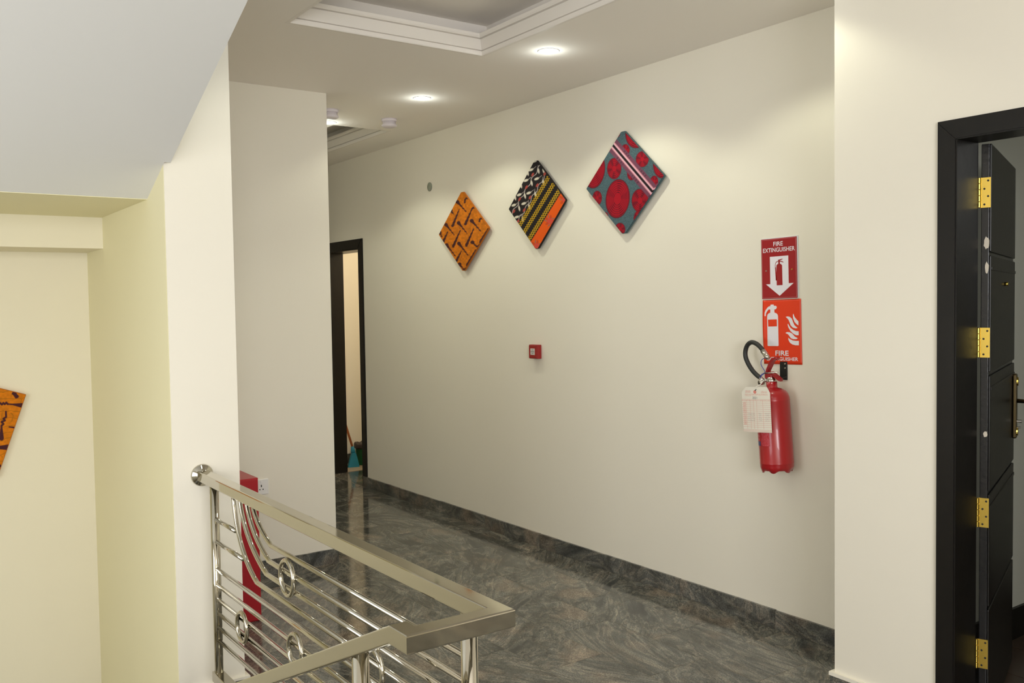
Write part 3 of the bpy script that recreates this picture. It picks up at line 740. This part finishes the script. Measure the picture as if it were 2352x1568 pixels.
uvpoly(bm, [(.49, .378), (.44, .383), (.41, .405), (.395, .44), (.40, .49), (.41, .49), (.408, .44), (.42, .412), (.45, .393), (.49, .389)], sw, sh, Yp, .0004)
uvpoly(bm, [(.395, .48), (.42, .48), (.436, .70), (.41, .70)], sw, sh, Yp, .0004)
obj('pictogram', bm, 'sign_red', s1)
bm = text_bm('FIRE', .27 * sw, .072 * sh, -.01 * sw, (.5 - .092) * sh, -0.0076, .012); obj('lettering', bm, 'print_white', s1)
bm = text_bm('EXTINGUISHER', .90 * sw, .072 * sh, .005 * sw, (.5 - .19) * sh, -0.0076, .012); obj('lettering', bm, 'print_white', s1)
for u in (.135, .865):
    bm = bmesh.new(); lathe(bm, [(0.003, -0.0095), (0.0042, -0.007)], 12, ((u - .5) * sw, 0, (.5 - .53) * sh), 'Y'); obj('screw', bm, 'brass' if u > .5 else 'chrome', s1)

tw, th_ = 0.2145, 0.300
s2 = empty('fire_sign', (-2.742, W, 1.402)); tag(s2, 'bright orange red sign with white extinguisher, flames and FIRE EXTINGUISHER lettering', 'sign')
s2.rotation_euler = (0, math.radians(-1.3), 0)
# paper sheet with a lifted left edge and rippled bottom
nx, nz = 24, 24
bm = bmesh.new(); vs = [[None] * (nz + 1) for _ in range(nx + 1)]; vb = [[None] * (nz + 1) for _ in range(nx + 1)]
def sheet_y(u, v): return -0.0022 - 0.006 * max(0, 1 - u / .09) ** 2 * (0.3 + .7 * math.sin(min(1, v * 1.2) * math.pi)) - 0.002 * v * v * max(0, math.sin(u * 5.0))
for i in range(nx + 1):
    for j in range(nz + 1):
        u, v = (i / nx), j / nz
        vs[i][j] = bm.verts.new(((u - .5) * tw, sheet_y(u, v), (.5 - v) * th_)); vb[i][j] = bm.verts.new(((u - .5) * tw, sheet_y(u, v) + .0012, (.5 - v) * th_))
for i in range(nx):
    for j in range(nz):
        bm.faces.new((vs[i][j], vs[i + 1][j], vs[i + 1][j + 1], vs[i][j + 1])); bm.faces.new((vb[i][j], vb[i][j + 1], vb[i + 1][j + 1], vb[i + 1][j]))
for i in range(nx):
    bm.faces.new((vs[i][0], vb[i][0], vb[i + 1][0], vs[i + 1][0])); bm.faces.new((vs[i][nz], vs[i + 1][nz], vb[i + 1][nz], vb[i][nz]))
for j in range(nz):
    bm.faces.new((vs[0][j], vs[0][j + 1], vb[0][j + 1], vb[0][j])); bm.faces.new((vs[nx][j], vb[nx][j], vb[nx][j + 1], vs[nx][j + 1]))
obj('sheet', bm, 'sign_orange', s2, True)
def z2(p): return ((p[0] - 135 - (p[1] - 60) * .028) / 803., (p[1] - 58) / 1405.)
def conform(bm, pr=0.0009):
    for v in bm.verts:
        u = v.co.x / tw + .5; w = .5 - v.co.z / th_
        v.co.y = sheet_y(u, w) - pr
    return bm
def flat(polys):
    bm = bmesh.new()
    for p in polys:
        co = [((u - .5) * tw, 0, (.5 - v) * th_) for u, v in map(z2, p)]
        vv = [bm.verts.new(c) for c in co]
        for t3 in tessellate_polygon([[Vector((c[0], c[2], 0)) for c in co]]):
            bm.faces.new([vv[i] for i in t3])
    bmesh.ops.subdivide_edges(bm, edges=bm.edges[:], cuts=1)
    return bm
body = [(232, 420), (240, 380), (265, 352), (300, 338), (300, 268), (270, 262), (235, 300), (205, 355), (203, 410), (180, 410), (180, 340), (195, 285), (240, 220), (265, 200), (302, 192), (302, 168), (310, 160), (368, 160), (376, 168), (376, 190), (415, 190), (436, 205), (440, 225), (432, 250), (415, 266), (388, 268), (390, 338), (430, 352), (458, 380), (468, 415), (488, 1055), (478, 1068), (258, 1068), (248, 1058)]
obj('pictogram', conform(flat([body])), 'print_white', s2)
obj('pictogram_window', conform(flat([[(253, 488), (443, 484), (447, 638), (259, 640)]]), .0014), 'sign_orange', s2)
F = [[(790, 368), (780, 400), (785, 470), (815, 550), (860, 600), (895, 625), (897, 540), (850, 490), (815, 440), (800, 400)],
     [(630, 437), (670, 428), (720, 440), (760, 480), (785, 550), (815, 620), (880, 680), (840, 688), (780, 670), (735, 620), (710, 550), (690, 500), (660, 465)],
     [(678, 580), (672, 610), (690, 670), (730, 740), (790, 800), (850, 835), (902, 835), (902, 750), (850, 745), (790, 720), (730, 670), (700, 620)],
     [(625, 785), (660, 765), (720, 770), (770, 800), (820, 860), (885, 900), (850, 918), (790, 918), (740, 895), (710, 850), (680, 810)],
     [(690, 885), (690, 930), (720, 990), (770, 1030), (840, 1048), (908, 1048), (908, 955), (850, 955), (780, 945), (720, 915)]]
for f in F: obj('flame', conform(flat([f])), 'print_white', s2)
obj('lettering', conform(text_bm('FIRE', .345 * tw, .078 * th_, (.487 - .5) * tw, (.5 - .828) * th_, 0, .02)), 'print_white', s2)
obj('lettering', conform(text_bm('EXTINGUISHER', .82 * tw, .055 * th_, (.492 - .5) * tw, (.5 - .918) * th_, 0, .016)), 'print_white', s2)

# ------------------------------------------------------------------ fire extinguisher
EX, EY, EZ = -2.704, 3.383, 0.772
ex = empty('fire_extinguisher', (EX, EY, EZ)); ex.rotation_euler = (0, math.radians(-4.4), 0)
tag(ex, 'red fire extinguisher with black hose hanging under the orange sign', 'extinguisher')
R = 0.0755
bm = bmesh.new()
def scal(r, z, a): return (-0.011 * max(0, math.cos(6 * a + .6)) ** .6 if math.cos(6 * a + .6) > 0 else 0) if z < 0.006 and r > 0.05 else 0
lathe(bm, [(0.001, 0.02), (0.056, 0.018), (0.062, 0.004), (0.068, 0.004), (R, 0.020), (R, 0.034), (R + .001, 0.036), (R, 0.038), (R, 0.318), (R + .0008, 0.321), (R, 0.324), (R * .985, 0.334), (R * .92, 0.350), (R * .78, 0.364), (R * .55, 0.374), (0.026, 0.378), (0.0245, 0.382), (0.0245, 0.405), (0.001, 0.406)], 48, mod=scal)
obj('cylinder', bm, 'extinguisher_red', ex, True)
bm = bmesh.new(); lathe(bm, [(0.001, .404), (0.022, .404), (0.024, .408), (0.024, .414), (0.020, .418), (0.020, .426), (0.001, .427)], 24)
tube(bm, [(-0.012, 0, .414), (-0.045, -.006, .412)], .009, 12); lathe(bm, [(0.012, -.018), (0.012, .006)], 16, (-0.048, -0.006, .404), 'Y')
tube(bm, [(-0.045, -.006, .412), (-0.06, -.004, .425)], .0105, 12)
obj('valve', bm, 'chrome', ex, True)
# levers: red bent plates
def plate_path(pts, w, t_):
    bm = bmesh.new()
    P = [Vector(p) for p in pts]; L_ = []
    for i, p in enumerate(P):
        tg = (P[min(i + 1, len(P) - 1)] - P[max(i - 1, 0)]).normalized(); nn = Vector((-tg.z, 0, tg.x))
        ww = w[i] if isinstance(w, list) else w
        L_.append([bm.verts.new(p + nn * t_ + Vector((0, -ww, 0))), bm.verts.new(p + nn * t_ + Vector((0, ww, 0))), bm.verts.new(p - nn * t_ + Vector((0, ww, 0))), bm.verts.new(p - nn * t_ + Vector((0, -ww, 0)))])
    for A, B in zip(L_, L_[1:]):
        for k in range(4): bm.faces.new((A[k], A[(k + 1) % 4], B[(k + 1) % 4], B[k]))
    bm.faces.new(L_[0]); bm.faces.new(L_[-1][::-1])
    return bm
obj('carry_handle', plate_path([(-.024, 0, .423), (-.022, 0, .443), (0.0, 0, .447), (.026, 0, .432), (.050, 0, .414), (.057, 0, .411)], [.010, .012, .013, .014, .012, .009], .0055), 'handle_red', ex)
obj('squeeze_lever', plate_path([(-.022, 0, .438), (-.012, 0, .462), (.006, 0, .490), (.018, 0, .505), (.040, 0, .514), (.047, 0, .507)], [.010, .012, .013, .013, .012, .009], .0055), 'handle_red', ex)
obj('valve_block', bbox(-.024, .012, -.013, .013, .420, .452, .004), 'handle_red', ex)
bm = bmesh.new(); tube(bm, [(-.02, -.02, .446), (.05, -.015, .448)], .0035, 8); obj('safety_pin', bm, 'chrome', ex, True)
# hose loop
hp = [(-.060, -.004, .425), (-.083, .000, .438), (-.110, .004, .460), (-.134, .006, .492), (-.147, .006, .524), (-.146, .006, .552), (-.131, .004, .578), (-.106, .0, .591), (-.078, -.006, .588), (-.050, -.012, .574), (-.026, -.018, .555), (-.012, -.022, .540)]
def spline(pts, n=6):
    P = [Vector(p) for p in pts]; out = []
    for i in range(len(P) - 1):
        p0, p1, p2, p3 = P[max(i - 1, 0)], P[i], P[i + 1], P[min(i + 2, len(P) - 1)]
        for k in range(n):
            t_ = k / n
            out.append(0.5 * ((2 * p1) + (p2 - p0) * t_ + (2 * p0 - 5 * p1 + 4 * p2 - p3) * t_ ** 2 + (3 * p1 - p0 - 3 * p2 + p3) * t_ ** 3))
    out.append(P[-1]); return out
bm = bmesh.new(); tube(bm, spline(hp), .0108, 14); hs_ = obj('hose', bm, 'rubber', ex, True)
bm = bmesh.new(); tube(bm, [(-.022, -.020, .549), (.004, -.024, .520), (.010, -.024, .512)], [.0125, .0125, .010], 16); obj('nozzle', bm, 'chrome', hs_, True)
bm = bmesh.new()
tube(bm, spline([(-.020, -.018, .447), (-.035, -.022, .437), (-.050, -.018, .425), (-.044, -.014, .440), (-.020, -.018, .452), (-.040, -.016, .485), (-.036, -.014, .508), (-.012, -.018, .515)]), .0016, 6); obj('seal_cord', bm, 'blue_cord', ex, True)
bm = bmesh.new(); tube(bm, spline([(-.030, -.02, .415), (-.034, -.04, .395), (-.050, -.075, .379)]), .0022, 6); obj('tag_string', bm, 'white_cord', ex, True)
# inspection tag (printed card)
gw, gh, NX, NZ = 0.146, 0.206, 150, 220
u = np.linspace(0, 1, NX); v = np.linspace(0, 1, NZ); U, V = np.meshgrid(u, v, indexing='ij')
C = np.array([224, 218, 204.]) * np.ones(U.shape + (3,))
red = (196, 110, 96)
rows = np.linspace(.31, .93, 15)
lines = np.zeros_like(U)
for rv in list(rows[:14]) + [.945, .965, .985]:
    lines = np.maximum(lines, smooth(np.abs(V - rv) - .0022, .005))
for cu in (.16, .30, .42, .53, .74):
    lines = np.maximum(lines, smooth(np.abs(U - cu) - .003, .008) * (V > .29) * (V < .93))
lines = np.maximum(lines, smooth(np.abs(V - .275) - .002, .005))
C = lay_col(C, lines * .75, red)
rs = np.random.RandomState(4); nz_ = rs.rand(NX, NZ)
txt = ((nz_ > .45) & (U > .03) & (U < .135) & (V > .33) & (V < .84)).astype(float)
txt = np.maximum(txt, ((nz_ > .5) & (V > .285) & (V < .305)).astype(float))
for a, b, c_, d_ in ((.14, .34, .075, .135), (.70, .90, .09, .14), (.12, .92, .155, .185), (.12, .34, .19, .205)):
    txt = np.maximum(txt, ((nz_ > .5) & (U > a) & (U < b) & (V > c_) & (V < d_)).astype(float))
C = lay_col(C, txt * .55, (206, 130, 118))
dots = ((nz_ > .6) & (U > .19) & (U < .95) & (V > .56) & (V < .76) & (np.mod(V * 26, 1) < .5) & ((U < .45) | ((U > .58) & (U < .68)) | (U > .8))).astype(float)
C = lay_col(C, dots * .45, (110, 110, 112))
rr = np.hypot((U - .49) * gw / gh, V - .11)
C = lay_col(C, smooth(np.abs(rr - .028) - .007, .008), (206, 60, 50)); C = lay_col(C, smooth(rr - .014, .008) * .8, (206, 80, 60))
C = lay_col(C, smooth(capsule(U * .7, V, (.355, .075), (.385, .05), .012, .006), .006), (50, 60, 56))
dig = np.zeros_like(U)
for k, (a, segs) in enumerate(((.40, '2'), (.445, '0'), (.49, '2'), (.545, '1'))):
    x0, x1 = a, a + .033
    P = {'2': [(x0, .225), (x0 + .017, .217), (x1, .226), (x1, .234), (x0, .262), (x1, .262)], '0': [(x0, .24), (x0 + .005, .22), (x1 - .005, .22), (x1, .24), (x1 - .005, .262), (x0 + .005, .262), (x0, .24)], '1': [(x0 + .01, .22), (x0 + .008, .262)]}[segs]
    for p, q in zip(P, P[1:]): dig = np.maximum(dig, smooth(capsule(U, V, p, q, .005, .005), .006))
C = lay_col(C, dig * .6, (90, 96, 98))
okf = ~(((U[:-1, :-1] + V[:-1, :-1] * gh / gw) < .16) | (((1 - U[1:, :-1]) + V[1:, :-1] * gh / gw * .5) < .085))
Pg = np.stack([(U - .5) * gw, -0.004 * np.sin(U * np.pi) + .004 * V, -V * gh], -1)
tg = empty('inspection_tag'); tg.parent = ex
bpy.data.objects.remove(tg, do_unlink=True)
card = grid_print('inspection_tag', Pg, C, 'card_print', ex, okf)
card.location = (-.018, -.092, .388); card.rotation_euler = (0, math.radians(1.5), math.radians(8))
card['label'] = 'white inspection card with red table'
mo = card.modifiers.new('thick', 'SOLIDIFY'); mo.thickness = 0.0007
# label printed on the cylinder, camera side left
NT, NZ = 90, 110
a = np.linspace(math.radians(212), math.radians(290), NT); zz = np.linspace(.118, .262, NZ); A, Z = np.meshgrid(a, zz, indexing='ij')
Ua = (A - a[0]) / (a[-1] - a[0]); Va = 1 - (Z - zz[0]) / (zz[-1] - zz[0])
C = np.array([176, 24, 36.]) * np.ones(A.shape + (3,)); nz_ = np.random.RandomState(8).rand(NT, NZ)
C = lay_col(C, ((Ua > .55) & (Ua < .97) & (nz_ > .35) & (np.mod(Va * 22, 1) < .6) & (np.abs(Ua - .76) < .12 + .1 * np.abs(np.sin(Va * 9)))) * .45, (222, 170, 176))
C = lay_col(C, ((Ua > .1) & (Ua < .45) & (nz_ > .4) & (np.mod(Va * 9, 1) < .5)) * .45, (220, 170, 176))
C = lay_col(C, ((Ua > .08) & (Ua < .5) & (Va > .86)) * 1., (60, 58, 110))
C = lay_col(C, smooth(np.abs(Ua - .985) - .006, .01) * .5, (220, 150, 156))
grid_print('instruction_label', np.stack([(R + .0007) * np.cos(A), (R + .0007) * np.sin(A), Z], -1), C, 'label_print', ex)
# wall bracket behind the valve
br = empty('wall_bracket', (-2.733, W, 1.225)); tag(br, 'black steel wall bracket behind the extinguisher valve', 'bracket')
obj('plate', bbox(-.022, .020, -.004, -.0005, -.045, .04, .0015), 'black_metal', br)
obj('hook', plate_path([(0.02, -.012, -.03), (.0, -.05, -.04), (-.005, -.075, -.03)], .006, .003), 'black_metal', br)
for zz_ in (.01, .03):
    bm = bmesh.new(); lathe(bm, [(.003, -.006), (.004, -.004)], 10, (.008, 0, zz_), 'Y'); obj('screw', bm, 'chrome', br)

# ------------------------------------------------------------------ call point, cover plate, socket, cabinet
cp = empty('alarm_call_point', (-4.637, W, 1.247)); tag(cp, 'small square red fire alarm call point on the corridor wall', 'alarm')
obj('housing', bbox(-.044, .044, -.034, -.0005, -.044, .044, .003), 'callpoint_red', cp)
obj('front_frame', bbox(-.040, .040, -.038, -.033, -.040, .040, .002), 'callpoint_red', cp)
bg_ = obj('break_glass', bbox(-.022, .022, -.0392, -.037, -.020, .020, .0006), 'callpoint_white', cp)
bm = bmesh.new(); box(bm, -.018, .019, -.0396, -.0391, -.0015, .0015)
for a_ in (-.011, .011): box(bm, -.010, .012, -.0396, -.0391, a_ - .0012, a_ + .0012)
obj('print', bm, 'dark_hole', bg_)
bm = bmesh.new(); lathe(bm, [(0.001, -.006), (.030, -.006), (.033, -.004), (.033, -.0005)], 28, (0, 0, 0), 'Y')
jc = obj('junction_cover', bm, 'cover_grey', None, True, (-5.943, W, 2.428)); tag(jc, 'small round grey cover plate high on the wall left of the fabric squares', 'cover plate')

so_ = empty('power_socket', (PX, 1.80, 0.520)); tag(so_, 'white three pin wall socket low on the pier beside the red cabinet', 'socket')
bm = bbox(0.0005, .010, -.073, .073, -.044, .044, .003); obj('plate', bm, 'plastic_white', so_)
for yc in (-.036, .030):
    bm = boxes((.0098, .0106, yc - .003, yc + .003, .0, .013), (.0098, .0106, yc - .013, yc - .006, -.017, -.011), (.0098, .0106, yc + .006, yc + .013, -.017, -.011)); obj('pin_hole', bm, 'dark_hole', so_)
    obj('switch', bbox(.009, .0135, yc - .006, yc + .006, .022, .036, .001), 'plastic_white', so_)

cb = empty('red_cabinet', (-4.40, 1.215, 0)); tag(cb, 'tall glossy red fire cabinet standing behind the railing', 'cabinet')
obj('carcass', bbox(-.36, 0, 0, .345, 0.0, .712, .003), 'cabinet_red', cb)
obj('front_panel', bbox(-.004, .006, .004, .341, .006, .706, .002), 'cabinet_red', cb)

# ------------------------------------------------------------------ far room: bin and broom
bn = empty('waste_bin', (-8.13, 3.965, .004)); tag(bn, 'small green waste bin with dark liner in the far room', 'bin'); bn.scale = (1, 1, .76)
bm = bmesh.new(); lathe(bm, [(.001, 0), (.075, 0), (.08, .01), (.10, .25), (.104, .25), (.104, .262), (.098, .262), (.078, .012), (.001, .012)], 28); obj('bucket', bm, 'green_plastic', bn, True)
bm = bmesh.new()
def fold(r, z, a): return .008 * math.sin(7 * a) + .006 * math.sin(11 * a + 1)
lathe(bm, [(.107, .215), (.112, .24), (.113, .268), (.104, .282), (.093, .27), (.092, .2)], 42, mod=fold); obj('liner', bm, 'bag_black', bn, True)
brm = empty('broom', (-8.06, 3.80, .004)); tag(brm, 'teal broom with orange handle leaning inside the far doorway', 'broom')
bm = bmesh.new()
prism_y(bm, [(-.055, 0), (.055, 0), (.034, .09), (.018, .14), (-.018, .14), (-.034, .09)], -.02, .02)
o = obj('bristles', bm, 'broom_teal', brm); o.rotation_euler = (math.radians(6), 0, math.radians(78))
bm = bmesh.new(); tube(bm, [(0, .0, .14), (0, -.008, .20)], [.024, .014], 14); obj('socket', bm, 'broom_teal', brm, True)
bm = bmesh.new(); tube(bm, [(0, -.006, .19), (-.03, -.30, 1.22)], .011, 12); obj('handle', bm, 'orange_wood', brm, True)

# ------------------------------------------------------------------ stair railing
rl = empty('stair_railing', (-3.55, 1.04, 0)); tag(rl, 'polished steel stair railing with curved bars and rings', 'railing')
rl_inv = Matrix.Translation((3.55, -1.04, 0))
def rail_obj(name, bm, m='steel', smooth_=False):
    bm.transform(rl_inv); return obj(name, bm, m, rl, smooth_)
RZt, RW, RH = 0.930, 0.044, 0.038
ZC = RZt - RH / 2
def sweep(path, w, h, bev=0.004):
    """rectangular section swept along a path, mitred in plan, section kept upright"""
    P = [Vector(p) for p in path]; rings = []; bm = bmesh.new()
    prof = []
    for sx_, sz_ in ((1, 1), (1, -1), (-1, -1), (-1, 1)):
        cxx, czz = sx_ * (w / 2 - bev), sz_ * (h / 2 - bev)
        a0 = {(1, 1): 90, (1, -1): 0, (-1, -1): -90, (-1, 1): 180}[(sx_, sz_)]
        for k in range(4):
            aa = math.radians(a0 - 30 * k); prof.append((cxx + bev * math.cos(aa), czz + bev * math.sin(aa)))
    for i, p in enumerate(P):
        d_in = (P[i] - P[i - 1]) if i else (P[1] - P[0]); d_out = (P[i + 1] - P[i]) if i < len(P) - 1 else d_in
        a_ = Vector((d_in.x, d_in.y, 0)).normalized(); b_ = Vector((d_out.x, d_out.y, 0)).normalized()
        n1 = Vector((a_.y, -a_.x, 0)); n2 = Vector((b_.y, -b_.x, 0)); nn = (n1 + n2); nn = nn / (nn.length_squared / 2)
        rings.append([bm.verts.new(p + nn * u_ + Vector((0, 0, 1)) * v_) for u_, v_ in prof])
    for A, B in zip(rings, rings[1:]):
        for k in range(len(prof)): bm.faces.new((A[k], A[(k + 1) % len(prof)], B[(k + 1) % len(prof)], B[k]))
    bm.faces.new(rings[0]); bm.faces.new(rings[-1][::-1])
    return bm
XC, YC, YD = -1.527, 1.039, 0.832
sl = 0.455
xs_ = -1.578
rail_obj('handrail', sweep([(CX + 0.012, YC, ZC), (XC, YC, ZC), (XC, YD, ZC), (xs_, YD, ZC), (xs_ - 2.6, YD, ZC - 2.6 * sl)], RW, RH))
bm = bmesh.new(); lathe(bm, [(.012, 0.0), (.042, 0.0), (.043, .003), (.040, .011), (.026, .014), (.024, .020), (.001, .02)], 36, (CX, YC, ZC), 'X'); rail_obj('rosette', bm, 'steel', True)
def post(x, y, z0, z1, r=0.0185):
    bm = bmesh.new(); tube(bm, [(x, y, z0), (x, y, z1)], r, 24); p_ = rail_obj('post', bm, 'steel', True)
    bm = bmesh.new(); lathe(bm, [(r, z0 + .012), (r + .02, z0 + .010), (r + .022, z0)], 24, (x, y, 0)); rail_obj('post_foot', bm, 'steel', True).parent = p_
XP0, XP1 = -3.405, -1.648
post(XP0, YC, 0, ZC - RH / 2 + .004, .0165); post(XP1, YC, 0, ZC - RH / 2 + .004)
post(-1.752, YD, -0.27, ZC - (-1.752 - xs_) * -sl - .01); post(-3.25, YD, -0.945, ZC - (-3.25 - xs_) * -sl - .01)
rb_ = 0.0078
for z in (.582, .522, .467, .415, .363, .312):
    bm = bmesh.new(); tube(bm, [(XP0, YC, z), (XP1, YC, z)], rb_, 12); rail_obj('bar', bm, 'steel', True)
for z, xe in ((.768, -3.170), (.684, -3.098)):
    bm = bmesh.new(); tube(bm, [(XP0, YC, z), (xe, YC, z)], rb_, 12); rail_obj('bar', bm, 'steel', True)
for x0, xk, zk in ((-2.994, -2.828, .788), (-3.053, -2.848, .732), (-3.12, -2.874, .684), (-3.189, -2.965, .634)):
    p0, p1, p2 = Vector((x0, YC, .897)), Vector((x0 + .035, YC, zk + .35 * (.897 - zk))), Vector((xk, YC, zk))
    if zk < .65: p1 = Vector((x0 + .03, YC, zk + .07))
    pts = [p0 * (1 - t_) ** 2 + p1 * 2 * t_ * (1 - t_) + p2 * t_ * t_ for t_ in [i / 14 for i in range(15)]] + [Vector((xk + .02, YC, zk)), Vector((XP1, YC, zk))]
    bm = bmesh.new(); tube(bm, pts, rb_, 12); rail_obj('curved_bar', bm, 'steel', True)
for x, z, r_ in ((-2.665, .724, .053), (-3.095, .450, .050), (-2.612, .512, .052), (-2.09, .625, .053)):
    bm = bmesh.new(); tube(bm, [(x + r_ * math.cos(2 * math.pi * i / 36), YC - .012, z + r_ * math.sin(2 * math.pi * i / 36)) for i in range(36)], .0075, 12, closed=True); rail_obj('ring', bm, 'steel', True)
rail_obj('bottom_rail', sweep([(XP0 - .02, YC, .17), (XP1 + .02, YC, .17)], .04, .04))
for k in (1, 2, 3):
    z0 = ZC - .16 * k
    bm = bmesh.new(); tube(bm, [(-1.752, YD, z0 - (1.752 - 1.578) * sl), (-3.25, YD, z0 - (3.25 - 1.578) * sl)], rb_, 12); rail_obj('bar', bm, 'steel', True)
